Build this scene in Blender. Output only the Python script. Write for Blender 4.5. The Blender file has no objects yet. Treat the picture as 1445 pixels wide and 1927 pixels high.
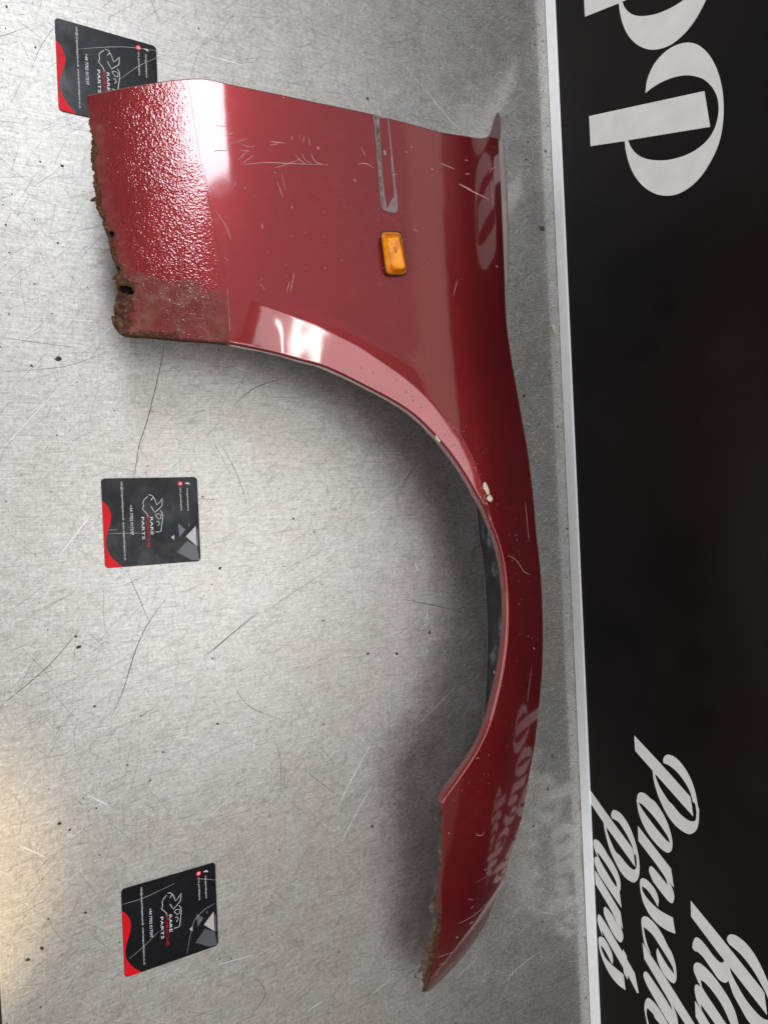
import bpy, bmesh, math, random
import numpy as np
from mathutils import Matrix, Vector
from mathutils.geometry import tessellate_polygon

random.seed(7)
RNG = np.random.default_rng(7)
SC = bpy.context.scene
COL = SC.collection

# ------------------------------------------------------------------ camera
W, H, F = 1445.0, 1927.0, 1150.0          # photograph size and focal length in its pixels
CAM = np.array([0.0, 0.0, 0.73])          # 73 cm above the table top
def _axes(pitch, roll, yaw):
    cp, sp = math.cos(pitch), math.sin(pitch)
    fwd, right, up = np.array([cp, 0, -sp]), np.array([sp, 0, cp]), np.array([0, 1.0, 0])
    c, s = math.cos(yaw), math.sin(yaw)
    Rz = np.array([[c, -s, 0], [s, c, 0], [0, 0, 1]])
    fwd, right, up = Rz @ fwd, Rz @ right, Rz @ up
    c, s = math.cos(roll), math.sin(roll)
    return c * right + s * up, -s * right + c * up, fwd
AR, AU, AF = _axes(1.10327865, -0.01575651, -0.03789263)
cam = bpy.data.cameras.new('camera')
cam.sensor_fit = 'VERTICAL'; cam.sensor_height = 36.0; cam.lens = 36.0 * F / H
cam.clip_start = 0.02; cam.clip_end = 100
camo = bpy.data.objects.new('camera', cam); COL.objects.link(camo)
M4 = Matrix.Identity(4)
for i in range(3):
    M4[i][0], M4[i][1], M4[i][2], M4[i][3] = AR[i], AU[i], -AF[i], CAM[i]
camo.matrix_world = M4
SC.camera = camo

# ------------------------------------------------------------------ world, lamps, exposure
wd = bpy.data.worlds.new('World'); SC.world = wd; wd.use_nodes = True
bg = wd.node_tree.nodes['Background']
bg.inputs[0].default_value = (1.0, 0.92, 0.83, 1); bg.inputs[1].default_value = 0.29

def area(name, loc, target, sx, sy, power, color, spread=180):
    l = bpy.data.lights.new(name, 'AREA'); l.shape = 'RECTANGLE'; l.size = sx; l.size_y = sy
    l.energy = power; l.color = color; l.spread = math.radians(spread)
    o = bpy.data.objects.new(name, l); COL.objects.link(o); o.location = loc
    o.rotation_euler = (Vector(target) - Vector(loc)).to_track_quat('-Z', 'Y').to_euler()
    return o
area('ceiling_panel_light', (0.52, -0.34, 2.76), (0.52, -0.34, 0), 1.3, 1.5, 24, (0.93, 0.97, 1.0))
area('hanging_lamp', (0.38, -0.12, 2.70), (0.38, -0.12, 0), 0.09, 0.34, 2.2, (1.0, 0.97, 0.93))
area('far_ceiling_panel_light', (2.25, 1.0, 2.75), (2.25, 1.0, 0), 1.15, 3.6, 11, (1.0, 0.91, 0.82))
area('ceiling_tube_light', (-0.29, 2.06, 2.6), (-0.24, 1.6, 0), 0.72, 0.85, 40, (0.86, 0.92, 1.0))
area('paint_sheen_fill', (0.72, 1.70, 2.75), (0.72, 1.70, 0), 1.95, 2.0, 5.4, (0.84, 0.85, 1.0))  # added fill that lifts the red paint and gives it a bluish sheen
area('doorway_daylight', (-2.5, -0.2, 1.5), (0.4, 0.0, 0.1), 1.6, 1.5, 48, (0.90, 0.95, 1.0))
sp = bpy.data.lights.new('sun_patch_spot', 'SPOT'); sp.energy = 85; sp.color = (1.0, 0.72, 0.38)  # added spot standing in for a warm sunbeam on the bench corner
sp.spot_size = math.radians(8.5); sp.spot_blend = 0.5; sp.shadow_soft_size = 0.03
spo = bpy.data.objects.new('sun_patch_spot', sp); COL.objects.link(spo)
spo.location = (-0.9, -1.5, 1.9)
spo.rotation_euler = (Vector((-0.195, -0.385, 0)) - Vector(spo.location)).to_track_quat('-Z', 'Y').to_euler()

SC.view_settings.view_transform = 'Standard'; SC.view_settings.look = 'None'
SC.view_settings.exposure = 0.0; SC.view_settings.gamma = 1.0; SC.view_settings.use_curve_mapping = False

# ------------------------------------------------------------------ helpers
def rays(uv):
    uv = np.asarray(uv, float)
    d = AF + np.outer((uv[:, 0] - W / 2) / F, AR) - np.outer((uv[:, 1] - H / 2) / F, AU)
    return d
def on_z(uv, z=0.0):                       # photo point -> place at height z
    d = rays(uv); z = np.broadcast_to(np.asarray(z, float), (len(d),))
    t = (z - CAM[2]) / d[:, 2]
    return CAM + d * t[:, None]
BX = 0.69434                               # the sign board's face
def on_board(uv):
    d = rays(uv); t = (BX - CAM[0]) / d[:, 0]
    return CAM + d * t[:, None]

def mesh_obj(name, verts, faces, mat, parent=None, smooth=False):
    me = bpy.data.meshes.new(name)
    me.from_pydata([tuple(map(float, v)) for v in verts], [], [tuple(int(i) for i in f) for f in faces])
    me.update()
    if smooth: me.polygons.foreach_set('use_smooth', [True] * len(me.polygons))
    if mat is not None: me.materials.append(mat)
    o = bpy.data.objects.new(name, me); COL.objects.link(o)
    if parent is not None:
        o.parent = parent
        o.matrix_parent_inverse = parent.matrix_basis.inverted()
    return o
def grid_faces(n, m):
    i = np.arange(n - 1)[:, None] * m + np.arange(m - 1)[None, :]
    return np.stack([i, i + 1, i + m + 1, i + m], -1).reshape(-1, 4)
def grid_obj(name, P, mat, parent=None, keep=None, flip=False):
    n, m = P.shape[:2]
    f = grid_faces(n, m)
    if keep is not None: f = f[keep.reshape(-1)]
    if flip: f = f[:, ::-1]
    me = bpy.data.meshes.new(name)
    V = P.reshape(-1, 3).astype(np.float32)
    me.vertices.add(len(V)); me.vertices.foreach_set('co', V.ravel())
    me.loops.add(len(f) * 4); me.loops.foreach_set('vertex_index', f.astype(np.int32).ravel())
    me.polygons.add(len(f)); me.polygons.foreach_set('loop_start', np.arange(0, len(f) * 4, 4, dtype=np.int32))
    me.polygons.foreach_set('use_smooth', np.ones(len(f), bool))
    me.update(calc_edges=True); me.validate()
    if mat is not None: me.materials.append(mat)
    o = bpy.data.objects.new(name, me); COL.objects.link(o)
    if parent is not None:
        o.parent = parent; o.matrix_parent_inverse = parent.matrix_basis.inverted()
    return o
def set_attr(o, name, arr):
    a = o.data.attributes.new(name, 'FLOAT', 'POINT'); a.data.foreach_set('value', arr.astype(np.float32).ravel())
def empty(name, loc, label, cat, group=None):
    o = bpy.data.objects.new(name, None); COL.objects.link(o); o.location = loc; o.empty_display_size = 0.05
    o['label'] = label; o['category'] = cat
    if group: o['group'] = group
    return o
def box(name, lo, hi, mat, parent=None, bevel=0.0):
    bm = bmesh.new(); bmesh.ops.create_cube(bm, size=1)
    for v in bm.verts:
        v.co = Vector([lo[k] + (v.co[k] + 0.5) * (hi[k] - lo[k]) for k in range(3)])
    if bevel: bmesh.ops.bevel(bm, geom=bm.edges[:], offset=bevel, segments=3, affect='EDGES', profile=0.5)
    me = bpy.data.meshes.new(name); bm.to_mesh(me); bm.free()
    if mat: me.materials.append(mat)
    o = bpy.data.objects.new(name, me); COL.objects.link(o)
    if parent is not None:
        o.parent = parent; o.matrix_parent_inverse = parent.matrix_basis.inverted()
    return o
def smooth_path(pts, closed=True, n=6):
    """Catmull-Rom through pts; a third element marks a corner."""
    P = [np.array(p[:2], float) for p in pts]; c = [len(p) > 2 for p in pts]; N = len(P); out = []
    for i in range(N if closed else N - 1):
        a, b = P[i], P[(i + 1) % N]
        if closed or i > 0: p0 = P[i - 1]
        else: p0 = a
        p3 = P[(i + 2) % N] if (closed or i + 2 < N) else b
        L = np.linalg.norm(b - a)
        def lim(v):
            m = np.linalg.norm(v); return v if m < 1e-9 else v * min(1.0, 1.0 * L / m)
        m0 = (b - a) if c[i] else lim((b - p0) / 2)
        m1 = (b - a) if c[(i + 1) % N] else lim((p3 - a) / 2)
        if c[i] and c[(i + 1) % N]: ts = [0.0]
        else: ts = np.arange(n) / n
        for t in ts:
            out.append((2*t**3-3*t**2+1)*a + (t**3-2*t**2+t)*m0 + (-2*t**3+3*t**2)*b + (t**3-t**2)*m1)
    if not closed: out.append(P[-1])
    return np.array(out)
def smoothstep(x, a, b):
    t = np.clip((x - a) / (b - a), 0, 1); return t * t * (3 - 2 * t)
def vnoise(x, y, seed=0):
    """cheap smooth value noise, vectorised"""
    r = np.random.default_rng(seed).random((257, 257))
    xi = np.floor(x).astype(int); yi = np.floor(y).astype(int); fx = x - xi; fy = y - yi
    fx = fx*fx*(3-2*fx); fy = fy*fy*(3-2*fy); xi %= 256; yi %= 256
    return (r[xi, yi]*(1-fx)+r[xi+1, yi]*fx)*(1-fy) + (r[xi, yi+1]*(1-fx)+r[xi+1, yi+1]*fx)*fy
def fbm(x, y, seed=0, o=4):
    s = 0; a = 0.5; t = 0
    for k in range(o):
        s = s + a * vnoise(x * 2**k, y * 2**k, seed + k); t += a; a *= 0.5
    return s / t

# ------------------------------------------------------------------ materials
def new_mat(name):
    m = bpy.data.materials.new(name); m.use_nodes = True
    nt = m.node_tree; b = nt.nodes['Principled BSDF']
    return m, nt, b
def node(nt, typ, **kw):
    n = nt.nodes.new(typ)
    for k, v in kw.items():
        if k == 'props':
            for a, c in v.items(): setattr(n, a, c)
        else: n.inputs[k.replace('_', ' ')].default_value = v
    return n
def ramp(nt, src, stops):
    r = nt.nodes.new('ShaderNodeValToRGB'); e = r.color_ramp.elements
    while len(e) < len(stops): e.new(0.5)
    for el, (p, c) in zip(e, stops):
        el.position = p; el.color = (*c, 1) if len(c) == 3 else c
    nt.links.new(src, r.inputs[0]); return r.outputs[0]
def mixc(nt, fac, a, b, mode='MIX'):
    n = nt.nodes.new('ShaderNodeMix'); n.data_type = 'RGBA'; n.blend_type = mode
    for sock, v in ((n.inputs[0], fac), (n.inputs[6], a), (n.inputs[7], b)):
        if hasattr(v, 'is_output') or isinstance(v, bpy.types.NodeSocket): nt.links.new(v, sock)
        else: sock.default_value = v if not isinstance(v, tuple) else ((*v, 1) if len(v) == 3 else v)
    return n.outputs[2]
def mathn(nt, op, a, b=0.0, clamp=False):
    n = nt.nodes.new('ShaderNodeMath'); n.operation = op; n.use_clamp = clamp
    for i, v in enumerate((a, b)):
        if isinstance(v, bpy.types.NodeSocket): nt.links.new(v, n.inputs[i])
        else: n.inputs[i].default_value = v
    return n.outputs[0]
def coords(nt, scale=(1, 1, 1)):
    tc = nt.nodes.new('ShaderNodeTexCoord'); mp = nt.nodes.new('ShaderNodeMapping')
    mp.inputs['Scale'].default_value = scale
    nt.links.new(tc.outputs['Object'], mp.inputs[0]); return mp.outputs[0]
def noise(nt, vec, scale, detail=3, rough=0.5, dist=0.0):
    n = nt.nodes.new('ShaderNodeTexNoise'); n.inputs['Scale'].default_value = scale
    n.inputs['Detail'].default_value = detail; n.inputs['Roughness'].default_value = rough
    n.inputs['Distortion'].default_value = dist
    nt.links.new(vec, n.inputs['Vector']); return n.outputs['Fac']
def attr(nt, name):
    a = nt.nodes.new('ShaderNodeAttribute'); a.attribute_name = name; return a.outputs['Fac']
def bump(nt, h, strength, dist, nrm=None):
    n = nt.nodes.new('ShaderNodeBump'); n.inputs['Strength'].default_value = strength
    n.inputs['Distance'].default_value = dist
    if isinstance(h, bpy.types.NodeSocket): nt.links.new(h, n.inputs['Height'])
    if nrm is not None: nt.links.new(nrm, n.inputs['Normal'])
    return n.outputs[0]
def plain(name, col, rough=0.5, metal=0.0, coat=0.0, spec=0.5, var=0.12, vs=60):
    m, nt, b = new_mat(name); v = coords(nt)
    f = noise(nt, v, vs, 3)
    c = ramp(nt, f, [(0.3, tuple(x*(1-var) for x in col)), (0.7, tuple(min(1, x*(1+var)) for x in col))])
    nt.links.new(c, b.inputs['Base Color'])
    b.inputs['Roughness'].default_value = rough; b.inputs['Metallic'].default_value = metal
    b.inputs['Coat Weight'].default_value = coat; b.inputs['Specular IOR Level'].default_value = spec
    return m

# scuffed sheet steel
m_steel, nt, b = new_mat('scuffed_sheet_steel')
v = coords(nt)
big = noise(nt, v, 4.0, 5, 0.6, 0.5); mid = noise(nt, v, 30, 6, 0.7); fine = noise(nt, v, 330, 5, 0.75, 0.3); grit = noise(nt, v, 1100, 3, 0.7)
vb = coords(nt, (900, 60, 1)); vb2 = coords(nt, (35, 620, 1))
br1 = noise(nt, vb, 1.0, 3, 0.6); br2 = noise(nt, vb2, 1.0, 3, 0.6)
c1 = ramp(nt, fine, [(0.30, (0.40, 0.392, 0.378)), (0.46, (0.52, 0.512, 0.498)), (0.58, (0.56, 0.553, 0.54)), (0.72, (0.74, 0.735, 0.725))])
c2 = ramp(nt, big, [(0.25, (0.86, 0.845, 0.815)), (0.6, (1, 1, 1))])
col = mixc(nt, 1.0, c1, c2, 'MULTIPLY')
blot = noise(nt, v, 150, 5, 0.7, 0.6)
col = mixc(nt, 1.0, col, ramp(nt, blot, [(0.30, (0.80, 0.775, 0.74)), (0.5, (1, 0.98, 0.95)), (0.70, (1.12, 1.10, 1.07))]), 'MULTIPLY')
c3 = ramp(nt, mid, [(0.25, (0.90, 0.89, 0.87)), (0.55, (1, 1, 1))])
col = mixc(nt, 1.0, col, c3, 'MULTIPLY')
col = mixc(nt, 1.0, col, ramp(nt, br2, [(0.25, (0.78,)*3), (0.5, (1, 1, 1)), (0.75, (1.18,)*3)]), 'MULTIPLY')
col = mixc(nt, 1.0, col, ramp(nt, br1, [(0.25, (0.90,)*3), (0.5, (1, 1, 1)), (0.75, (1.08,)*3)]), 'MULTIPLY')
cf = ramp(nt, grit, [(0.26, (0.55, 0.54, 0.53)), (0.42, (1, 1, 1)), (0.7, (1.0, 1.0, 1.0)), (0.8, (1.25, 1.25, 1.25))])
col = mixc(nt, 1.0, col, cf, 'MULTIPLY')
stn = noise(nt, v, 14, 6, 0.7, 0.8)
sf = ramp(nt, stn, [(0.64, (0, 0, 0)), (0.80, (1, 1, 1))])
col = mixc(nt, mathn(nt, 'MULTIPLY', sf, 0.45), col, (0.22, 0.18, 0.13))
nt.links.new(col, b.inputs['Base Color'])
b.inputs['Metallic'].default_value = 0.80
rr = ramp(nt, mid, [(0.25, (0.27,)*3), (0.75, (0.37,)*3)])
rr = mathn(nt, 'ADD', rr, mathn(nt, 'MULTIPLY', mathn(nt, 'SUBTRACT', br1, 0.5), 0.10))
sx = nt.nodes.new('ShaderNodeSeparateXYZ'); nt.links.new(v, sx.inputs[0])
worn = ramp(nt, mathn(nt, 'ADD', sx.outputs[0], 0.1), [(0.0, (1.7,)*3), (0.30, (1.35,)*3), (0.52, (1.0,)*3), (0.70, (0.42,)*3)])   # most worn at the front, hardly at the back by the board
rr = mathn(nt, 'MULTIPLY', rr, worn)
nt.links.new(rr, b.inputs['Roughness'])
hh = mathn(nt, 'ADD', mathn(nt, 'ADD', br1, br2), mathn(nt, 'MULTIPLY', fine, 1.5))
nrm = bump(nt, hh, 0.05, 0.0006)
nt.links.new(nrm, b.inputs['Normal']); b.inputs['Metallic'].default_value = 1.0
b2 = nt.nodes.new('ShaderNodeBsdfPrincipled'); nt.links.new(col, b2.inputs['Base Color']); nt.links.new(nrm, b2.inputs['Normal'])
b2.inputs['Metallic'].default_value = 0.55; b2.inputs['Roughness'].default_value = 0.48
ms = nt.nodes.new('ShaderNodeMixShader'); out = nt.nodes['Material Output']
scuff = mathn(nt, 'ADD', mathn(nt, 'MULTIPLY', ramp(nt, fine, [(0.38, (0.0,)*3), (0.62, (1.0,)*3)]), 0.22), mathn(nt, 'MULTIPLY', ramp(nt, mid, [(0.3, (0.0,)*3), (0.7, (1.0,)*3)]), 0.12))
scuff = mathn(nt, 'ADD', scuff, 0.42, True)
nt.links.new(scuff, ms.inputs[0]); nt.links.new(b.outputs[0], ms.inputs[1]); nt.links.new(b2.outputs[0], ms.inputs[2])
nt.links.new(ms.outputs[0], out.inputs['Surface'])

m_scr_l = plain('bright_scratch', (0.74, 0.74, 0.74), 0.5, 0.6)
m_scr_d = plain('dark_scratch', (0.15, 0.135, 0.115), 0.5, 0.5)
m_gouge = plain('dark_gouge', (0.085, 0.08, 0.072), 0.6, 0.4)
m_speck = plain('dirt_speck', (0.055, 0.04, 0.032), 0.8)
m_grime = plain('brown_grime', (0.22, 0.17, 0.12), 0.8, var=0.4, vs=300)
m_floor = plain('dark_concrete', (0.035, 0.033, 0.032), 0.9)

# sign board
m_black, nt, b = new_mat('satin_black_print')
v = coords(nt); f = noise(nt, v, 2.6, 4, 0.6)
nt.links.new(ramp(nt, f, [(0.35, (0.0028, 0.0026, 0.0028)), (0.70, (0.0090, 0.0066, 0.0062))]), b.inputs['Base Color'])  # brownish tone in the black imitates a faint warm sheen
nt.links.new(ramp(nt, noise(nt, v, 25, 4), [(0.3, (0.36,)*3), (0.7, (0.46,)*3)]), b.inputs['Roughness'])
nt.links.new(bump(nt, noise(nt, v, 900, 2), 0.06, 0.0004), b.inputs['Normal'])
b.inputs['Specular IOR Level'].default_value = 0.20
m_white = plain('white_vinyl', (0.74, 0.72, 0.69), 0.45, var=0.05, vs=40)
m_trim = plain('white_edge_trim', (0.93, 0.94, 0.95), 0.4, var=0.04, vs=80)

# cards
m_card, nt, b = new_mat('glossy_black_card')
v = coords(nt); f = noise(nt, v, 260, 5, 0.7); s2 = noise(nt, v, 30, 4, 0.6)
nt.links.new(ramp(nt, f, [(0.45, (0.006, 0.006, 0.008)), (0.70, (0.010, 0.010, 0.012)), (0.78, (0.13, 0.13, 0.14))]), b.inputs['Base Color'])
nt.links.new(ramp(nt, s2, [(0.35, (0.22,)*3), (0.65, (0.42,)*3)]), b.inputs['Roughness'])
b.inputs['Specular IOR Level'].default_value = 0.18
nt.links.new(bump(nt, f, 0.05, 0.0005), b.inputs['Normal'])
m_cred = plain('red_print', (0.62, 0.004, 0.014), 0.45, spec=0.15)
m_cwht = plain('white_print', (0.75, 0.75, 0.75), 0.5)
m_cg1 = plain('dark_grey_print', (0.075, 0.077, 0.085), 0.4)
m_cg2 = plain('light_grey_print', (0.42, 0.40, 0.385), 0.4)
m_cg3 = plain('slate_grey_print', (0.10, 0.11, 0.125), 0.4)

# fender paint: dark red clear-coated, with stone-chip coating, grime and rust taken from the mesh's own masks
m_paint, nt, b = new_mat('dark_red_car_paint')
v = coords(nt)
fl = noise(nt, v, 9, 3)
red = ramp(nt, fl, [(0.3, (0.192, 0.0112, 0.0138)), (0.7, (0.216, 0.0132, 0.0160))])
dust = noise(nt, v, 140, 5, 0.7); hz = noise(nt, v, 12, 4, 0.6)
dm = mathn(nt, 'MULTIPLY', ramp(nt, dust, [(0.50, (0, 0, 0)), (0.8, (1, 1, 1))]), ramp(nt, hz, [(0.4, (0.0,)*3), (0.75, (0.16,)*3)]))
red = mixc(nt, dm, red, (0.36, 0.16, 0.15))
gr = attr(nt, 'grime'); gn = noise(nt, v, 75, 5, 0.7)
gcol = ramp(nt, gn, [(0.3, (0.055, 0.022, 0.016)), (0.5, (0.125, 0.050, 0.042)), (0.75, (0.22, 0.125, 0.095))])
red = mixc(nt, mathn(nt, 'MULTIPLY', gr, mathn(nt, 'ADD', gn, 0.25), True), red, gcol)
ru = attr(nt, 'rust'); rn = noise(nt, v, 170, 6, 0.75)
rm = ramp(nt, mathn(nt, 'ADD', ru, mathn(nt, 'MULTIPLY', mathn(nt, 'SUBTRACT', rn, 0.5), 0.9)), [(0.46, (0, 0, 0)), (0.54, (1, 1, 1))])
rcol = ramp(nt, rn, [(0.3, (0.022, 0.010, 0.006)), (0.46, (0.062, 0.027, 0.014)), (0.58, (0.11, 0.055, 0.032)), (0.72, (0.22, 0.145, 0.10))])
colr = mixc(nt, rm, red, rcol)
nt.links.new(colr, b.inputs['Base Color'])
nrust = mathn(nt, 'SUBTRACT', 1.0, rm)
clean = mathn(nt, 'MULTIPLY', nrust, mathn(nt, 'SUBTRACT', 1.0, mathn(nt, 'MULTIPLY', gr, 0.55)))
nt.links.new(clean, b.inputs['Coat Weight'])
nt.links.new(mathn(nt, 'MULTIPLY', clean, 0.65), b.inputs['Metallic'])
nt.links.new(mathn(nt, 'ADD', mathn(nt, 'MULTIPLY', mathn(nt, 'SUBTRACT', 1.0, clean), 0.45), 0.40), b.inputs['Roughness'])
b.inputs['Coat Roughness'].default_value = 0.07; b.inputs['Coat IOR'].default_value = 1.55
b.inputs['Specular IOR Level'].default_value = 0.1
tx = attr(nt, 'stonechip')
vt = nt.nodes.new('ShaderNodeTexVoronoi'); vt.feature = 'SMOOTH_F1'; vt.inputs['Scale'].default_value = 500
vt.inputs['Smoothness'].default_value = 0.8
wv = nt.nodes.new('ShaderNodeVectorMath'); wv.operation = 'ADD'
nn = nt.nodes.new('ShaderNodeTexNoise'); nn.inputs['Scale'].default_value = 120; nt.links.new(v, nn.inputs['Vector'])
sc_ = nt.nodes.new('ShaderNodeVectorMath'); sc_.operation = 'SCALE'; sc_.inputs['Scale'].default_value = 0.006
nt.links.new(nn.outputs['Color'], sc_.inputs[0]); nt.links.new(v, wv.inputs[0]); nt.links.new(sc_.outputs[0], wv.inputs[1])
nt.links.new(wv.outputs[0], vt.inputs['Vector'])
hgt = mathn(nt, 'MULTIPLY', tx, mathn(nt, 'ADD', vt.outputs['Distance'], mathn(nt, 'MULTIPLY', noise(nt, v, 420, 3), 0.35)))
n1 = bump(nt, hgt, 0.34, 0.0010)
n2 = bump(nt, mathn(nt, 'MULTIPLY', rm, rn), 0.7, 0.003, n1)
nt.links.new(n2, b.inputs['Normal'])
n3 = bump(nt, noise(nt, v, 1500, 2), 0.012, 0.0002, bump(nt, noise(nt, v, 14, 2), 0.13, 0.0025, n2))      # faint orange peel in the lacquer
nt.links.new(n3, b.inputs['Coat Normal'])

m_rust, nt, b = new_mat('flaking_rust')
v = coords(nt); f = noise(nt, v, 150, 6, 0.75, 0.6)
nt.links.new(ramp(nt, f, [(0.3, (0.022, 0.012, 0.008)), (0.47, (0.062, 0.027, 0.013)), (0.60, (0.105, 0.048, 0.024)), (0.75, (0.20, 0.125, 0.08))]), b.inputs['Base Color'])
b.inputs['Roughness'].default_value = 0.9
nt.links.new(bump(nt, f, 0.8, 0.004), b.inputs['Normal'])
m_greyrust, nt, b = new_mat('grey_primer_with_rust')
v = coords(nt); f = noise(nt, v, 60, 6, 0.7, 0.5)
nt.links.new(ramp(nt, f, [(0.3, (0.025, 0.012, 0.007)), (0.48, (0.085, 0.042, 0.022)), (0.60, (0.10, 0.085, 0.07)), (0.74, (0.17, 0.155, 0.135))]), b.inputs['Base Color'])
b.inputs['Roughness'].default_value = 0.75
nt.links.new(bump(nt, noise(nt, v, 200, 5, 0.7), 0.6, 0.003), b.inputs['Normal'])
m_primer, nt, b = new_mat('blue_grey_inner_primer')
v = coords(nt, (1, 0.45, 1)); f = noise(nt, v, 34, 4, 0.55, 0.5)
nt.links.new(ramp(nt, f, [(0.44, (0.010, 0.009, 0.009)), (0.56, (0.03, 0.026, 0.026)), (0.60, (0.085, 0.10, 0.115)), (0.8, (0.15, 0.175, 0.20))]), b.inputs['Base Color'])
b.inputs['Roughness'].default_value = 0.6
m_flange = plain('dull_red_overspray', (0.27, 0.215, 0.215), 0.5, coat=0.1)
m_chip_w = plain('bare_paint_scratch', (0.46, 0.24, 0.23), 0.6, var=0.2, vs=400)
m_chip_y = plain('filler_chip', (0.62, 0.52, 0.38), 0.8, var=0.25, vs=500)
m_resid, nt, b = new_mat('tape_residue')
v = coords(nt); f = noise(nt, v, 190, 5, 0.7)
nt.links.new(ramp(nt, f, [(0.36, (0.025, 0.022, 0.02)), (0.48, (0.10, 0.085, 0.08)), (0.62, (0.22, 0.20, 0.16)), (0.7, (0.30, 0.27, 0.20))]), b.inputs['Base Color'])
b.inputs['Roughness'].default_value = 0.7
m_resid2 = plain('grey_glue_film', (0.20, 0.145, 0.15), 0.5, var=0.25, vs=200)
m_gap = plain('black_rubber_gasket', (0.018, 0.012, 0.012), 0.6)
m_amber, nt, b = new_mat('amber_lens')
v = coords(nt); f = noise(nt, v, 90, 2)
nt.links.new(ramp(nt, f, [(0.35, (0.70, 0.20, 0.0)), (0.65, (0.95, 0.36, 0.005))]), b.inputs['Base Color'])
b.inputs['Roughness'].default_value = 0.12; b.inputs['Coat Weight'].default_value = 1.0
b.inputs['Subsurface Weight'].default_value = 0.5; b.inputs['Subsurface Radius'].default_value = (0.01, 0.004, 0.001)
m_amber2 = plain('deep_amber_lens', (0.50, 0.13, 0.0), 0.15, coat=1.0)
m_glue = plain('dried_glue', (0.42, 0.38, 0.30), 0.6, var=0.3, vs=300)

# ------------------------------------------------------------------ floor and steel table
flo = mesh_obj('floor', [(-6, -6, -0.9), (6, -6, -0.9), (6, 6, -0.9), (-6, 6, -0.9)], [(0, 1, 2, 3)], m_floor)
flo['kind'] = 'structure'
table = empty('steel_table', (0.3, 0, -0.9), 'scuffed bare steel workbench top under the red fender and cards', 'table')
TX0 = -0.0928
box('tabletop', (TX0, -1.8, -0.03), (1.0, 1.6, 0.0), m_steel, table, 0.002)
box('apron', (TX0 + 0.03, -1.75, -0.11), (0.97, 1.55, -0.031), m_steel, table)
for lx in (TX0 + 0.05, 0.93):
    for ly in (-1.72, 1.52):
        box('leg', (lx - 0.025, ly - 0.025, -0.899), (lx + 0.025, ly + 0.025, -0.111), m_steel, table)

def strip_geo(P, w, up, V, Fc, taper=True):
    """flat ribbon along 3-D polyline P of width w (m), lying across normals `up`"""
    P = np.asarray(P, float); n = len(P)
    T = np.gradient(P, axis=0); T /= np.linalg.norm(T, axis=1)[:, None] + 1e-12
    N = np.cross(np.broadcast_to(up, P.shape), T); N /= np.linalg.norm(N, axis=1)[:, None] + 1e-12
    ww = np.full(n, w) * 0.5
    if taper: ww = ww * (0.25 + 0.75 * np.sin(np.linspace(0.12, math.pi - 0.12, n)))
    o = len(V)
    for i in range(n): V.append(P[i] + N[i] * ww[i]); V.append(P[i] - N[i] * ww[i])
    for i in range(n - 1): Fc.append((o + 2*i, o + 2*i + 1, o + 2*i + 3, o + 2*i + 2))
UPZ = np.array([0, 0, 1.0])
def table_marks(name, mat, count, lmin, lmax, wmin, wmax, z, seed, specific=(), curl=2.0):
    r = np.random.default_rng(seed); V, Fc = [], []
    for k in range(count):
        c = np.array([r.uniform(-0.09, 0.69), r.uniform(-0.75, 0.85)])
        L = math.exp(r.uniform(math.log(lmin), math.log(lmax)))
        a = r.normal(0.6, 0.35) if r.random() < 0.5 else r.uniform(0, 3.14); kk = r.normal(0, curl)
        n = 4 if L < 0.03 else 8
        s = np.linspace(-L / 2, L / 2, n); an = a + kk * s
        xy = c + np.cumsum(np.stack([np.cos(an), np.sin(an)], 1) * (L / n), 0)
        xy[:, 0] = np.clip(xy[:, 0], -0.09, 0.692)
        strip_geo(np.c_[xy, np.full(n, z)], math.exp(r.uniform(math.log(wmin), math.log(wmax))), UPZ, V, Fc)
    o = mesh_obj(name, V, Fc, mat, table); o['kind'] = 'stuff'
    for pts, w in specific:                                  # the long gouges one can pick out singly
        q = smooth_path(pts, closed=False, n=5); V, Fc = [], []
        strip_geo(on_z(q, z + 0.00004), w, UPZ, V, Fc)
        mesh_obj('gouge', V, Fc, m_gouge if mat is m_scr_d else mat, table)
DARK = [([(311, 638), (300, 700), (278, 790), (262, 840), (254, 900)], .0010), ([(312, 1128), (275, 1180), (252, 1235), (232, 1300), (211, 1348)], .0009),
        ([(487, 1152), (440, 1190), (405, 1220), (384, 1236)], .0011), ([(152, 1183), (90, 1255), (0, 1330)], .0008),
        ([(0, 634), (60, 643), (150, 655)], .0005), ([(536, 711), (480, 730), (440, 762)], .0009), ([(418, 838), (445, 890), (462, 935)], .0006),
        ([(440, 1290), (470, 1330), (540, 1358)], .0006), ([(240, 1075), (260, 1120), (285, 1180)], .0006), ([(640, 1060), (560, 1110), (500, 1150)], .0005),
        ([(0, 700), (120, 690), (200, 664)], .0005), ([(790, 865), (765, 900), (752, 930)], .0008), ([(760, 1128), (820, 1140), (870, 1152)], .0010),
        ([(1035, 492), (990, 520), (962, 545)], .0006), ([(955, 396), (1000, 380), (1014, 370)], .0005), ([(1048, 720), (1003, 728)], .0005), ([(700, 590), (690, 720)], .0004),
        ([(530, 1495), (528, 1430), (520, 1400)], .0006), ([(580, 1455), (636, 1497)], .0008), ([(480, 1840), (500, 1870), (470, 1915)], .0008)]
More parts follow.
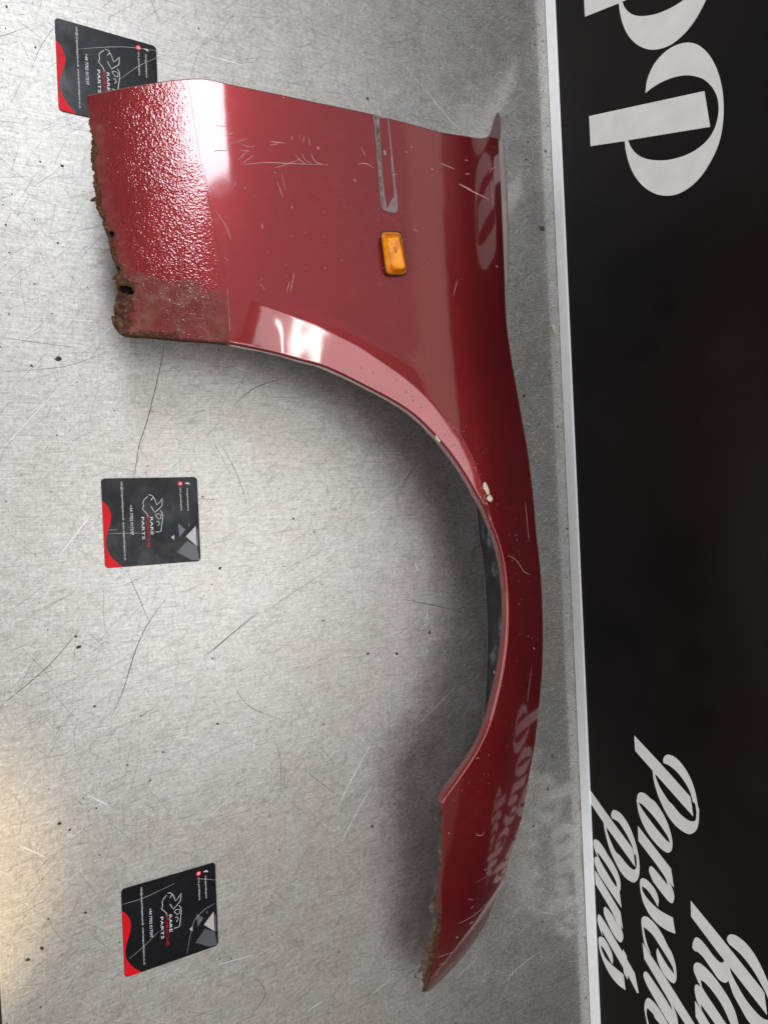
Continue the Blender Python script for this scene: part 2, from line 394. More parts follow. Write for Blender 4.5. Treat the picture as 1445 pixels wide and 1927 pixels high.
LIGHT = [([(698, 1400), (660, 1470), (629, 1532)], .0013), ([(700, 1480), (670, 1530), (642, 1588)], .0011), ([(165, 1496), (208, 1517)], .0013),
         ([(172, 968), (140, 1010), (112, 1046)], .0009), ([(35, 1590), (85, 1612)], .0010), ([(577, 1904), (612, 1880)], .0013), ([(408, 1816), (480, 1796)], .0011),
         ([(804, 1143), (803, 1170)], .0009), ([(780, 1060), (787, 1075)], .0012), ([(860, 1290), (820, 1330), (784, 1365)], .0009), ([(390, 104), (460, 123)], .0011),
         ([(620, 60), (660, 170), (700, 200)], .0005), ([(760, 120), (850, 230), (862, 240)], .0010), ([(945, 1852), (985, 1812), (1022, 1788)], .0009),
         ([(700, 1870), (740, 1840)], .0010), ([(860, 1840), (900, 1800)], .0008), ([(440, 690), (490, 706)], .0006), ([(0, 850), (120, 720)], .0005), ([(290, 1030), (250, 1060)], .0008)]
table_marks('scratches', m_scr_d, 10000, 0.004, 0.07, 0.00010, 0.00042, 0.00006, 11, DARK, 4)
table_marks('bright_scratches', m_scr_l, 11000, 0.002, 0.04, 0.00010, 0.00045, 0.00012, 12, LIGHT, 2)
# dirt specks and grime crumbs
V, Fc = [], []
r = np.random.default_rng(5)
sp_px = [(148, 1218, 6), (111, 675, 7), (60, 688, 3), (415, 1069, 5), (708, 318, 5), (1026, 284, 5), (993, 267, 4), (1019, 430, 7), (990, 300, 4), (1040, 1423, 6), (808, 1190, 4),
         (746, 1230, 4), (693, 1230, 5), (53, 1806, 4), (80, 1785, 5), (240, 1440, 3), (113, 1550, 3), (985, 745, 4), (1014, 798, 3), (700, 1555, 3), (1003, 1555, 5), (1030, 1486, 4), (729, 290, 8), (692, 186, 4), (1020, 1735, 4)]
for k in range(420): sp_px.append((r.uniform(0, 1090), r.uniform(0, 1927), abs(r.normal(0, 0.9)) + 0.5))
for k in range(160):
    y = r.uniform(0, 1927); sp_px.append((1024 + y * 0.047 - abs(r.normal(0, 14)) - 3, y, abs(r.normal(0, 0.9)) + 0.6))
for (u, vv, s) in sp_px:
    c = on_z([(u, vv)], 0.0002)[0]
    if c[0] > 0.69: continue
    n = 7; o = len(V); s *= 0.0006; ax = r.uniform(0.5, 1.6); rot = r.uniform(0, 3.1)
    for i in range(n):
        a = i * 2 * math.pi / n; q = s * r.uniform(0.55, 1.15); x, y = q * math.cos(a) * ax, q * math.sin(a)
        V.append(c + np.array([x * math.cos(rot) - y * math.sin(rot), x * math.sin(rot) + y * math.cos(rot), 0]))
    V.append(c + np.array([0, 0, s * 0.5]))
    for i in range(n): Fc.append((o + i, o + (i + 1) % n, o + n))
o = mesh_obj('dirt_specks', V, Fc, m_speck, table); o['kind'] = 'stuff'
# grime line where the board meets the bench
V, Fc = [], []
yy = np.linspace(-0.85, 1.0, 300)
for i, y in enumerate(yy):
    w = 0.0012 + 0.004 * max(0, fbm(np.array([y * 40]), np.array([0.3]), 3)[0] - 0.45) * (1 + (y < 0) * 1.2)
    V += [(BX - w - 0.0008, y, 0.0003), (BX - 0.0005, y, 0.0003)]
    if i: Fc.append((2*i - 2, 2*i - 1, 2*i + 1, 2*i))
o = mesh_obj('grime_line', V, Fc, m_grime, table); o['kind'] = 'stuff'
# dried blob by the board
V, Fc = [], []
c = on_z([(1041, 620)], 0)[0]; n, m = 16, 6
for j in range(m):
    q = math.cos(j / (m - 1) * math.pi / 2); zz = math.sin(j / (m - 1) * math.pi / 2) * 0.0035
    for i in range(n):
        a = i * 2 * math.pi / n; k = q * (1 + 0.25 * math.sin(3 * a + 1) + 0.12 * math.sin(5 * a))
        V.append((c[0] + 0.0042 * k * math.cos(a), c[1] + 0.0095 * k * math.sin(a), 0.0003 + zz))
for j in range(m - 1):
    for i in range(n): Fc.append((j*n + i, j*n + (i+1) % n, (j+1)*n + (i+1) % n, (j+1)*n + i))
g = mesh_obj('glue_blob', V, Fc, m_glue, smooth=True)
g['label'] = 'small dried yellowish glue blob on the bench against the white board trim'; g['category'] = 'glue blob'

# ------------------------------------------------------------------ sign board
BT = 0.60
sign = empty('sign_board', (BX + 0.006, 0, 0), 'tall black sign board with white lettering standing at the back of the bench', 'sign')
box('panel', (BX, -1.7, 0.0005), (BX + 0.012, 1.35, BT), m_black, sign)
box('bottom_trim', (BX - 0.003, -1.7, 0.0006), (BX - 0.0002, 1.35, 0.0205), m_trim, sign, 0.0006)
ORI = {1: (1100, 1470, 9.031), 2: (1100, 1600, 9.031), 3: (1100, 1740, 9.031), 4: (1180, 1370, 9.031), 5: (1180, 1500, 9.031), 6: (1180, 1640, 9.031), 7: (1180, 1767, 9.031), 8: (1285, 1687, 8.031), 0: (1000, 0, 3.2112)}
def px(L, reg=None):
    out = []
    for p in L:
        if reg is None: k, x, y, *c = p
        else: k = reg; x, y, *c = p
        ox, oy, s = ORI[k]; out.append((ox + x / s, oy + y / s, *c))
    return out
def letter(outer, holes=(), dy=0.0):
    loops = [smooth_path(outer)] + [smooth_path(h) for h in holes]
    loops = [on_board(l) + np.array([0, dy, 0]) for l in loops]
    flat = np.concatenate(loops)
    tri = tessellate_polygon([[Vector((p[1], p[2], 0)) for p in l] for l in loops])
    V = [(BX - 0.0006, p[1], p[2]) for p in flat] + [(BX - 0.00005, p[1], p[2]) for p in flat]; n = len(flat)
    Fc = [tuple(t) for t in tri]; o = 0
    for l in loops:
        k = len(l)
        for i in range(k): Fc.append((o + i, o + (i + 1) % k, n + o + (i + 1) % k, n + o + i))
        o += k
    ob = mesh_obj('letter', V, Fc, m_white, sign)
    bm = bmesh.new(); bm.from_mesh(ob.data); bmesh.ops.recalc_face_normals(bm, faces=bm.faces[:]); bm.to_mesh(ob.data); bm.free()
    return ob
BIGP = px([(688, 563, 1), (700, 480), (740, 390), (800, 320), (870, 275), (945, 258), (1010, 275), (1070, 330), (1115, 410), (1145, 510), (1158, 620), (1155, 740), (1135, 850), (1095, 950), (1035, 1050), (970, 1120), (890, 1170), (820, 1183), (750, 1172), (680, 1130), (625, 1065), (590, 990), (570, 910), (563, 853, 1), (357, 884, 1), (348, 702, 1), (1043, 551, 1), (1078, 767, 1), (583, 848, 1), (600, 890), (640, 935), (700, 962), (790, 970), (880, 955), (970, 920), (1050, 860), (1100, 790), (1125, 710), (1130, 640), (1115, 570), (1080, 515), (1030, 475), (950, 456), (870, 465), (790, 495), (730, 530)], 0)
letter(BIGP)
ft = on_board([(1000 + 357 / 3.2112, 884 / 3.2112), (1000 + 327 / 3.2112, 98 / 3.2112)])
letter(BIGP, dy=float(ft[1, 1] - ft[0, 1]))
letter(px([(1,490,488),(1,600,540),(1,720,700),(1,820,920),(1,890,1160),(2,925,200),(2,928,350),(2,905,480),(2,845,545),(2,760,515),(2,660,430),(2,560,275),(1,440,1190),(1,370,960),(1,332,790),(1,322,705,1),(1,100,375,1),(1,90,150,1),(1,440,640),(1,800,1130,1),(1,820,1170,1),(2,855,278,1),(1,365,770,1),(1,378,850),(1,430,1000),(1,520,1190),(2,600,95),(2,700,220),(2,790,310),(2,850,330),(2,880,280),(2,882,180),(2,865,60),(1,850,1260),(1,800,1080),(1,700,880),(1,580,700),(1,465,625,1),(1,450,570)]))
letter(px([(1,175,985),(1,240,1020),(1,340,1160),(2,380,60),(2,480,220),(2,560,380),(2,600,520),(2,605,660),(2,590,710,1),(2,622,975,1),(2,235,400,1),(2,190,280),(2,165,190),(2,170,125),(2,190,108),(2,222,130,1),(1,185,1200),(1,150,1080),(1,152,1010)]),
       [px([(2,210,30),(2,240,60),(2,350,210),(2,450,370),(2,530,520),(2,552,640,1),(2,500,580),(2,400,420),(2,290,230),(2,225,100)])])
letter(px([(2,175,345,1),(2,235,430,1),(2,605,1050,1),(2,645,1335,1),(2,592,1255,1),(2,640,1400),(3,652,220),(3,620,300),(3,560,260),(3,470,130),(2,390,1230,1),(2,340,1110),(2,322,1010),(2,345,960),(2,400,1010),(2,480,1120),(2,550,1270,1),(2,520,1170),(2,440,1000),(2,185,570,1)]))
letter(px([(2,235,1088),(2,280,1130),(3,380,20),(3,520,260),(3,645,470,1),(3,650,420,1),(3,710,530,1),(3,715,590,1),(3,850,830,1),(3,915,1160,1),(3,890,1160,1),(3,735,855,1),(3,728,930,1),(3,670,830,1),(3,655,730,1),(3,480,430),(3,280,85,1),(3,300,190,1),(3,240,20),(2,217,1180)]))
letter(px([(3,235,240),(3,262,200),(3,320,225),(3,400,350),(3,460,490),(3,478,600),(3,470,672,1),(3,400,540),(3,330,410),(3,275,342,1),(3,285,420),(3,350,560),(3,470,690),(3,640,830,1),(3,660,860,1),(3,690,1110,1),(3,560,1010),(3,420,830),(3,310,600),(3,250,400)]))
letter(px([(4,690,450),(4,800,490),(4,930,620),(4,1060,830),(4,1150,1080),(4,1200,1340),(5,1215,200),(5,1210,420),(5,1170,560),(5,1070,628),(5,960,590),(5,820,480),(5,680,300),(5,560,60),(4,500,1070),(4,450,880),(4,432,740),(4,430,720,1),(4,135,385,1),(4,120,130,1),(4,560,600),(4,1070,1170,1),(4,1078,1210,1),(5,1118,325,1),(4,470,770,1),(4,485,850),(4,560,1020),(4,700,1240),(5,760,120),(5,900,290),(5,1030,390),(5,1120,412),(5,1165,380),(5,1175,250),(5,1150,100),(4,1120,1260),(4,1070,1090),(4,980,920),(4,850,750),(4,720,640),(4,615,590,1),(4,612,530),(4,640,475)]))
letter(px([(4,225,1092),(4,300,1115),(4,400,1200),(5,470,80),(5,580,240),(5,680,440),(5,745,650),(5,765,800),(5,750,900),(5,695,945),(5,600,895),(5,480,780),(5,350,610),(5,250,420),(5,190,240),(5,163,70),(4,160,1240),(4,180,1130)]),
       [px([(5,190,85,1),(5,260,125),(5,400,270),(5,530,430),(5,640,590),(5,700,690),(5,728,785,1),(5,660,730),(5,530,580),(5,380,390),(5,260,220),(5,205,130)])])
letter(px([(5,180,490,1),(5,740,1215,1),(6,788,265,1),(6,710,175,1),(6,760,280),(6,795,420),(6,770,535),(6,700,500),(6,600,380),(6,440,170,1),(6,395,60),(5,370,1240),(5,395,1172),(5,450,1210),(5,560,1340),(6,600,130),(6,692,240,1),(6,650,110),(5,500,1150),(5,190,740,1)]))
letter(px([(6,215,200),(6,230,130),(6,270,112),(6,340,150),(6,440,260),(6,500,370),(6,530,490),(6,520,595,1),(6,440,450),(6,340,310),(6,248,240,1),(6,255,320),(6,340,460),(6,500,620),(6,620,700),(6,770,780,1),(6,815,1055,1),(6,680,1000),(6,520,890),(6,380,730),(6,280,540),(6,230,350)]))
letter(px([(6,240,830),(6,260,775),(6,295,758),(6,360,785),(6,470,890),(6,580,1050),(6,690,1270),(7,760,250),(7,815,430),(7,833,600),(7,825,710),(7,785,750),(7,700,690),(7,600,560),(7,520,370),(7,497,220),(7,510,155,1),(7,560,250),(7,680,450),(7,803,605,1),(7,770,470),(7,660,280),(6,560,1270),(6,420,1060),(6,280,935,1),(6,282,1000),(6,320,1180),(6,395,1400,1),(6,300,1240),(6,255,1000)]))
letter(px([(258,65,1),(700,740),(1330,1750,1),(1190,1760,1),(760,1100,1),(825,1260),(860,1440),(840,1600),(780,1540),(640,1320),(345,805,1),(300,700),(275,610),(300,550),(350,580),(480,770),(640,1010),(768,1225,1),(735,1100),(600,860),(290,335,1)], 7))
letter(px([(340,1003),(420,1045),(540,1190),(690,1445),(760,1620,1),(660,1560),(470,1340,1),(440,1270),(340,1165,1),(325,1220),(335,1340),(400,1560,1),(370,1560),(310,1300),(293,1130)], 7))
letter(px([(720,570),(800,590),(940,700),(1080,880),(1200,1110),(1285,1310),(1350,1540),(1380,1750),(1370,1950),(1300,2060),(1180,2050),(1000,1900),(880,1700),(760,1480),(700,1310),(685,1265,1),(660,1295),(620,1300),(540,1250),(420,1080),(300,910),(220,835),(180,825,1),(160,800,1),(143,770),(150,690),(190,617),(250,640),(340,740),(450,890),(530,975),(580,1000),(615,985),(612,950),(540,860),(135,320,1),(122,300,1),(115,65,1),(560,610),(1190,1400,1),(1225,1460,1),(1265,1785,1),(700,1060,1),(720,1150),(820,1350),(960,1580),(1120,1770),(1220,1850),(1290,1860),(1330,1800),(1310,1640),(1270,1500),(1180,1320),(1050,1100),(880,880),(700,720,1),(665,660),(675,600)], 8))
letter(px([(210,995),(280,1025),(420,1160),(560,1340),(700,1560),(790,1760),(840,1960,1),(735,1960,1),(600,1660),(440,1420),(320,1290),(258,1255,1),(290,1380),(430,1600),(670,1960,1),(510,1960,1),(268,1625,1),(272,1710,1),(205,1560),(176,1420),(180,1350),(205,1328),(268,1367,1),(200,1220),(163,1120),(165,1030)], 8))
letter(px([(180,1580,1),(275,1715,1),(420,1960,1),(270,1960,1),(190,1810,1)], 8))

# ------------------------------------------------------------------ printed square cards lying on the bench
CW, CH = 0.1013, 0.0977
def local_poly(name, pts, z, mat, parent):
    tri = tessellate_polygon([[Vector((p[0], p[1], 0)) for p in pts]])
    me = bpy.data.meshes.new(name)
    f = []
    for t in tri:
        a, b_, c_ = [Vector((*pts[i][:2], 0)) for i in t]
        f.append(tuple(t) if (b_ - a).cross(c_ - a).z > 0 else tuple(reversed(t)))
    me.from_pydata([(p[0], p[1], z) for p in pts], [], f); me.update(); me.materials.append(mat)
    o = bpy.data.objects.new(name, me); COL.objects.link(o); o.parent = parent; return o
def local_text(name, body, x, y0, y1, hgt, mat, parent, z=0.00105):
    """text running along -Y from y0 to y1, letters' tops toward +X"""
    cu = bpy.data.curves.new(name, 'FONT'); cu.body = body; cu.size = 1.0; cu.resolution_u = 2
    t = bpy.data.objects.new(name, cu); COL.objects.link(t)
    dg = bpy.context.evaluated_depsgraph_get(); me = bpy.data.meshes.new_from_object(t.evaluated_get(dg))
    bpy.data.objects.remove(t); bpy.data.curves.remove(cu)
    n = len(me.vertices); co = np.empty(n * 3, np.float32); me.vertices.foreach_get('co', co); co = co.reshape(-1, 3)
    xm0, xm1 = co[:, 0].min(), co[:, 0].max(); ch = 0.73
    out = np.empty_like(co)
    out[:, 0] = x + co[:, 1] / ch * hgt
    out[:, 1] = y0 + (co[:, 0] - xm0) / (xm1 - xm0) * (y1 - y0)
    out[:, 2] = z
    me.vertices.foreach_set('co', out.ravel()); me.update(); me.materials.clear(); me.materials.append(mat); me.name = name
    o = bpy.data.objects.new(name, me); COL.objects.link(o); o.parent = parent; return o
def ab(x, y):                              # zoomed print position -> card-local metres (origin at the card's centre)
    # inverse of the slightly keystoned card outline
    TL, TR, BR, BL = np.array([128, 125.]), np.array([1262, 105.]), np.array([1305, 1110.]), np.array([178, 1195.])
    a, b_ = 0.5, 0.5
    for _ in range(8):
        p = (1-a)*(1-b_)*TL + a*(1-b_)*TR + a*b_*BR + (1-a)*b_*BL
        Ja = (1-b_)*(TR-TL) + b_*(BR-BL); Jb = (1-a)*(BL-TL) + a*(BR-TR)
        d = np.linalg.solve(np.stack([Ja, Jb], 1), np.array([x, y]) - p); a += d[0]; b_ += d[1]
    return ((a - 0.5) * CW, (0.5 - b_) * CH)
def rounded(w, h, r, n=6):
    out = []
    for cx, cy, a0 in ((w/2-r, h/2-r, 0), (-w/2+r, h/2-r, 90), (-w/2+r, -h/2+r, 180), (w/2-r, -h/2+r, 270)):
        for i in range(n + 1):
            a = math.radians(a0 + 90 * i / n); out.append((cx + r * math.cos(a), cy + r * math.sin(a)))
    return out
def make_card():
    root = bpy.data.objects.new('printed_card', None); COL.objects.link(root)
    out = rounded(CW, CH, 0.0042); n = len(out)
    V = [(x, y, 0.0002) for x, y in out] + [(x, y, 0.0008) for x, y in out] + [(x * 0.996, y * 0.996, 0.00095) for x, y in out]
    Fc = [tuple(range(n - 1, -1, -1)), tuple(range(2*n, 3*n))]
    for k in (0, 1):
        Fc += [(k*n + i, k*n + (i+1) % n, (k+1)*n + (i+1) % n, (k+1)*n + i) for i in range(n)]
    body = mesh_obj('card_body', V, Fc, m_card); body.parent = root
    wave = smooth_path([ab(*p[:2]) + tuple(p[2:]) for p in [(134, 383, 1), (170, 410), (215, 470), (243, 560), (235, 660), (203, 770), (186, 880), (205, 980), (270, 1085), (372, 1178, 1)]], closed=False, n=5)
    bl = [(-CW/2*0.994 + 0.0042 - 0.0042*math.sin(a), -CH/2*0.994 + 0.0042 - 0.0042*math.cos(a)) for a in np.linspace(0, math.pi/2, 6)]
    wv_ = [tuple(p) for p in wave]; wv_[0] = (-CW/2*0.994, wv_[0][1]); wv_[-1] = (wv_[-1][0], -CH/2*0.994)
    local_poly('red_wave', wv_ + bl, 0.00102, m_cred, root)
    for nm, pts, mt, z in (('grey_triangle', [(1012, 1002), (1135, 868), (1258, 935), (1292, 1100), (1190, 1098)], m_cg1, 0.00100),
                           ('grey_triangle', [(1270, 715), (1256, 735), (1258, 930), (1278, 935)], m_cg1, 0.00101),
                           ('light_triangle', [(1243, 690), (1118, 815), (1255, 930)], m_cg2, 0.00104),
                           ('slate_triangle', [(1025, 660), (1115, 735), (1042, 820)], m_cg3, 0.00102),
                           ('light_triangle', [(978, 795), (938, 825), (978, 858)], m_cg2, 0.00102),
                           ('light_triangle', [(1148, 655), (1172, 677), (1155, 697)], m_cg3, 0.00102)):
        local_poly(nm, [ab(*p) for p in pts], z, mt, root)
    cx, cy = ab(1052, 185); rr_ = 0.0030
    ic = local_poly('red_icon', [(cx + rr_*math.cos(i*math.pi/9), cy + rr_*math.sin(i*math.pi/9)) for i in range(18)], 0.00102, m_cred, root)
    q = rr_ * 0.5
    def ringpoly(ro, ri, nn, rot):
        Vv = []; Ff = []
        for i in range(nn):
            a = rot + i*2*math.pi/nn
            Vv += [(cx + ro*math.cos(a), cy + ro*math.sin(a), 0.00108), (cx + ri*math.cos(a), cy + ri*math.sin(a), 0.00108)]
        for i in range(nn): Ff.append((2*i, 2*((i+1) % nn), 2*((i+1) % nn)+1, 2*i+1))
        return Vv, Ff
    Vv, Ff = ringpoly(rr_*0.66, rr_*0.5, 4, math.pi/4); V2, F2 = ringpoly(rr_*0.30, rr_*0.16, 12, 0)
    k = len(Vv); mo = mesh_obj('icon_mark', Vv + V2, Ff + [tuple(i + k for i in f) for f in F2], m_cwht); mo.parent = root
    x, y = ab(1112, 185); local_text('social_icon', 'f', x, y + 0.0016, y - 0.0016, 0.0054, m_cwht, root)
    def tx_(name, body, xx, ya, yb, hg, mt):
        (xa, y0), (_, y1) = ab(xx, ya), ab(xx, yb); local_text(name, body, xa, y0, y1, hg, mt, root)
    tx_('social_text', 'rare_porscheparts', 1046, 235, 508, 0.0020, m_cwht)
    tx_('social_text', '/rareporscheparts', 1130, 235, 508, 0.0020, m_cwht)
    tx_('web_address', 'info@rareporscheparts.co.uk  www.rareporscheparts.co.uk', 352, 165, 1103, 0.0021, m_cwht)
    tx_('phone_number', '+44 7702 017597', 452, 442, 800, 0.0030, m_cwht)
    tx_('word_parts', 'PARTS', 588, 585, 852, 0.0030, m_cwht)
    tx_('word_brand', 'PORSCHE', 645, 585, 950, 0.0030, m_cred)
    tx_('word_rare', 'RARE', 690, 585, 797, 0.0030, m_cwht)
    Vs, Fs = [], []
    for pl in ([(668, 580), (652, 545), (628, 518), (600, 490), (614, 455), (607, 410), (625, 370), (662, 340)], [(672, 318), (710, 325), (742, 368), (770, 440), (800, 410), (838, 362), (834, 400), (830, 450), (790, 490), (745, 530), (722, 495), (700, 455)],
               [(700, 385), (712, 365), (728, 352)], [(812, 505), (836, 540), (838, 600), (828, 680), (818, 755), (790, 762), (752, 760)], [(752, 562), (775, 545), (822, 552), (815, 600), (790, 608), (752, 562)], [(765, 640), (790, 632), (800, 660), (782, 690)]):
        q = np.array([ab(*p) for p in pl]); strip_geo(np.c_[q, np.full(len(q), 0.00104)], 0.00050, UPZ, Vs, Fs, taper=False)
    lo = mesh_obj('logo_outline', Vs, Fs, m_cwht); lo.parent = root
    # wear scratches across the card
    return root
def copy_tree(o):
    c = o.copy(); COL.objects.link(c)
    for ch in list(o.children):
        k = ch.copy(); COL.objects.link(k); k.parent = c
    return c
card = make_card()
cards = [card, copy_tree(card), copy_tree(card)]
quads = [[(190.4, 899.9), (370.9, 896.7), (377.7, 1056.7), (198.3, 1070.2)], [(230.6, 1675.5), (404.9, 1624.5), (409, 1776), (234.7, 1836.9)], [(101.3, 29), (295.9, 85), None, (109, 211.8)]]
labs = ['square black business card lying alone on the bench inside the wheel arch opening', 'square black business card nearest the nose end of the fender', 'square black business card partly hidden under the rusty corner of the fender']
for c, qd, lb in zip(cards, quads, labs):
    g3 = on_z([q for q in qd if q is not None], 0.0)
    if qd[2] is not None: ctr = g3.mean(0); ex = (g3[1] - g3[0]) + (g3[2] - g3[3])
    else: ctr = (g3[1] + g3[2]) / 2; ex = g3[1] - g3[0]
    c.location = (ctr[0], ctr[1], 0.0); c.rotation_euler = (0, 0, math.atan2(ex[1], ex[0]))
    c['label'] = lb; c['category'] = 'card'; c['group'] = 'black square cards on the bench'
# a scratch or two on each card
for ci, L in enumerate(([[(205, 1004), (270, 1003)], [(204, 997), (222, 997)]], [[(231, 1702), (270, 1690), (330, 1662)], [(405, 1700), (385, 1712), (365, 1735), (352, 1795)], [(300, 1752), (270, 1782), (243, 1805)], [(370, 1653), (406, 1656)]], [[(150, 92), (230, 88), (300, 96)], [(225, 150), (260, 125), (297, 108)]])):
    for pl in L:
        V, Fc = [], []
        strip_geo(on_z(smooth_path(pl, closed=False, n=4), 0.00115), 0.00042, UPZ, V, Fc)
        o = mesh_obj('wear_scratch', V, Fc, m_cg2, None)
        bpy.context.view_layer.update()
        o.parent = cards[ci]; o.matrix_parent_inverse = cards[ci].matrix_world.inverted()

# ------------------------------------------------------------------ fender
OUTER = [(166,181),(200,174),(230,168),(300,156),(345,151),(385,150),(432,160),(520,178),(610,197),(700,216),(770,234),(830,250),(880,258),(905,262),(922,259),(937,262,1),(941,330),(945,420),(949,520),(952,600),(958,650),(966,700),(980,780),(992,849),(1002,927),(1009,1010),(1014,1050),(1018,1098),(1021,1177),(1020,1249),(1014,1327),(1005,1405),(996,1455),(989,1500),(977,1555),(960,1610),(944,1666),(932,1691),(916,1732),(891,1774),(866,1807),(838,1837),(819,1855),(806,1866,1)]
INNER = [(216,594),(220,610),(230,621),(247,626),(283,628),(316,631),(358,635),(400,638),(435,642),(511,658),(566,673),(610,685),(649,702),(704,730),(743,751),(783,778),(819,813),(850,849),(877,888),(899,926),(913,950),(927,985),(938,1014),(947,1046),(953,1083),(957,1138),(956,1194),(950,1249),(941,1296),(924,1360),(899,1415),(866,1465),(844,1496),(836,1512,1),(838,1525),(838,1580),(836,1630),(832,1663),(829,1727),(822,1768),(813,1810),(805,1848),(799,1866,1)]
SILL = [(216,594),(214,582),(219,560),(218,538),(220,508),(210,475),(203,442),(191,414),(182,380),(178,345),(173,310),(173,277),(170,235),(166,181)]
CREASE = [(441,551),(483,569),(519,584),(555,597),(594,611),(635,633),(677,655),(718,683),(760,711),(799,744),(838,788),(866,822),(888,860),(902,899),(915,945)]
EDGE = np.array([p[:2] for p in OUTER[15:]], float)     # bonnet-side edge
# height of the bonnet-side edge above the bench, along its length (photo v -> metres)
ZE_V = np.array([150, 262, 600, 900, 1100, 1250, 1400, 1550, 1700, 1800, 1870.])
ZE_Z = np.array([.116, .116, .116, .115, .112, .108, .102, .092, .072, .052, .033])
def pchip(xv, yv, x):
    h = np.diff(xv); d = np.diff(yv) / h; m = np.zeros(len(xv))
    for k in range(1, len(xv) - 1):
        if d[k-1] * d[k] > 0: m[k] = 2 * d[k-1] * d[k] / (d[k-1] + d[k])
    m[0], m[-1] = d[0], d[-1]
    i = np.clip(np.searchsorted(xv, x) - 1, 0, len(h) - 1); t = (np.clip(x, xv[0], xv[-1]) - xv[i]) / h[i]
    return (2*t**3-3*t**2+1)*yv[i] + (t**3-2*t**2+t)*h[i]*m[i] + (-2*t**3+3*t**2)*yv[i+1] + (t**3-t**2)*h[i]*m[i+1]
ed = smooth_path([tuple(p) for p in EDGE], closed=False, n=8)
EP = on_z(ed, pchip(ZE_V, ZE_Z, ed[:, 1]))
oy = np.argsort(EP[:, 1]); EYs, EXs, EZs = EP[oy, 1], EP[oy, 0], EP[oy, 2]
ky = np.linspace(EYs[0], EYs[-1], 400)
def gsm(a, s):
    k = np.exp(-0.5 * (np.arange(-3*s, 3*s+1) / s)**2); k /= k.sum()
    return np.convolve(np.pad(a, 3*s, mode='reflect', reflect_type='odd'), k, 'valid')
kx = gsm(np.interp(ky, EYs, EXs), 12); kz = gsm(np.interp(ky, EYs, EZs), 12)
def edge_xz(Y):
    sx = (kx[-1] - kx[-30]) / (ky[-1] - ky[-30])
    X = np.interp(Y, ky, kx) + np.where(Y > ky[-1], (Y - ky[-1]) * sx, 0)
    return X, np.interp(Y, ky, kz)
# cross-section: slope (degrees) against distance from the bonnet edge
E_D = np.array([-.05, 0, .03, .05, .08, .09, .12, .20, .27, .315, .345, .37, .41, .46, .55])
E_A = np.array([24, 21, 17, 13.5, 2.0, 0.0, -1.5, -3.0, -4.5, -5.5, -8, -11.5, -15, -24, -30.])
ee = np.linspace(-.05, .55, 1201); sl = np.tan(np.radians(gsm(np.interp(ee, E_D, E_A), 10)))
rise = np.concatenate([[0], np.cumsum((sl[1:] + sl[:-1]) / 2 * np.diff(ee))]); rise -= np.interp(0, ee, rise)
cr = smooth_path(CREASE, closed=False, n=6)
def signed_crease(uv):
    """px distance past the arch crease (positive on the wheel-opening side) and position along it"""
    best = np.full(len(uv), 1e9); sg = np.zeros(len(uv)); al = np.zeros(len(uv))
    for i in range(len(cr) - 1):
        a, b_ = cr[i], cr[i+1]; d = b_ - a; L2 = d @ d
        t = np.clip(((uv - a) @ d) / L2, 0, 1); q = a + t[:, None] * d; w = uv - q
        dist = np.hypot(w[:, 0], w[:, 1]); s = np.sign(d[0] * w[:, 1] - d[1] * w[:, 0])
        m = dist < best; best[m] = dist[m]; sg[m] = s[m]; al[m] = (i + t[m]) / (len(cr) - 1)
    return best * sg, al
def fender_z(uv):
    uv = np.asarray(uv, float); z = np.full(len(uv), 0.11)
    for _ in range(25):
        P = on_z(uv, z); X, zE = edge_xz(P[:, 1])
        z = 0.5 * z + 0.5 * (zE + np.interp(X - P[:, 0], ee, rise))
    P = on_z(uv, z); X, _ = edge_xz(P[:, 1]); eb = 0.0135 - (X - P[:, 0])      # rolled-over last centimetre by the bonnet gutter
    z = z - 0.30 * 0.0008 * np.logaddexp(0, np.clip(eb / 0.0008, -40, 40)) * smoothstep(uv[:, 1], 760, 480)
    d, al = signed_crease(uv)
    k = 0.15 * smoothstep(uv[:, 0], 432, 535)
    soft = 0.7
    dd = soft * np.logaddexp(0, d / soft)
    u0 = uv[:, 0]
    inarch = smoothstep(uv[:, 1], 1010, 930)
    drop = (k * dd * 0.00062 + 2.2 * smoothstep(u0, 600, 720) * (dd * 0.00062)**2) * inarch
    swell = 0.0006 * np.exp(-((d + 26) / 22)**2) * smoothstep(u0, 440, 560) * smoothstep(u0, 860, 700) * (d < 40)
    return z - drop + swell
def fender_pt(uv, lift=0.0):
    uv = np.asarray(uv, float); z = fender_z(uv)
    return on_z(uv, z + lift)

def dense(path): return smooth_path(path, closed=False, n=14)
def arclen(P): return np.concatenate([[0], np.cumsum(np.hypot(*np.diff(P, axis=0).T))])
DI, DO, DS = dense(INNER), dense(OUTER), dense(SILL)
sI, sO, sS = arclen(DI), arclen(DO), arclen(DS)
PAIR = [((216,594),(166,181)), ((316,631),(300,156)), ((435,642),(432,160)), ((566,673),(610,197)), ((704,730),(800,242)), ((790,785),(937,262)), ((850,849),(949,520)), ((899,926),(975,750)), ((947,1046),(1009,1010)), ((956,1194),(1021,1190)), ((924,1360),(1010,1365)), ((866,1465),(990,1490)), ((836,1512),(978,1550)), ((836,1630),(944,1666)), ((822,1768),(880,1790)), ((799,1866),(806,1866))]
kI = [sI[np.argmin(np.hypot(*(DI - a).T))] for a, _ in PAIR]; kO = [sO[np.argmin(np.hypot(*(DO - b_).T))] for _, b_ in PAIR]
kt = np.concatenate([[0], np.cumsum((np.diff(kI) + np.diff(kO)) / 2)]); kt /= kt[-1]
NT, NS = 900, 300
t = np.linspace(0, 1, NT); si = np.interp(t, kt, kI); so = np.interp(t, kt, kO)
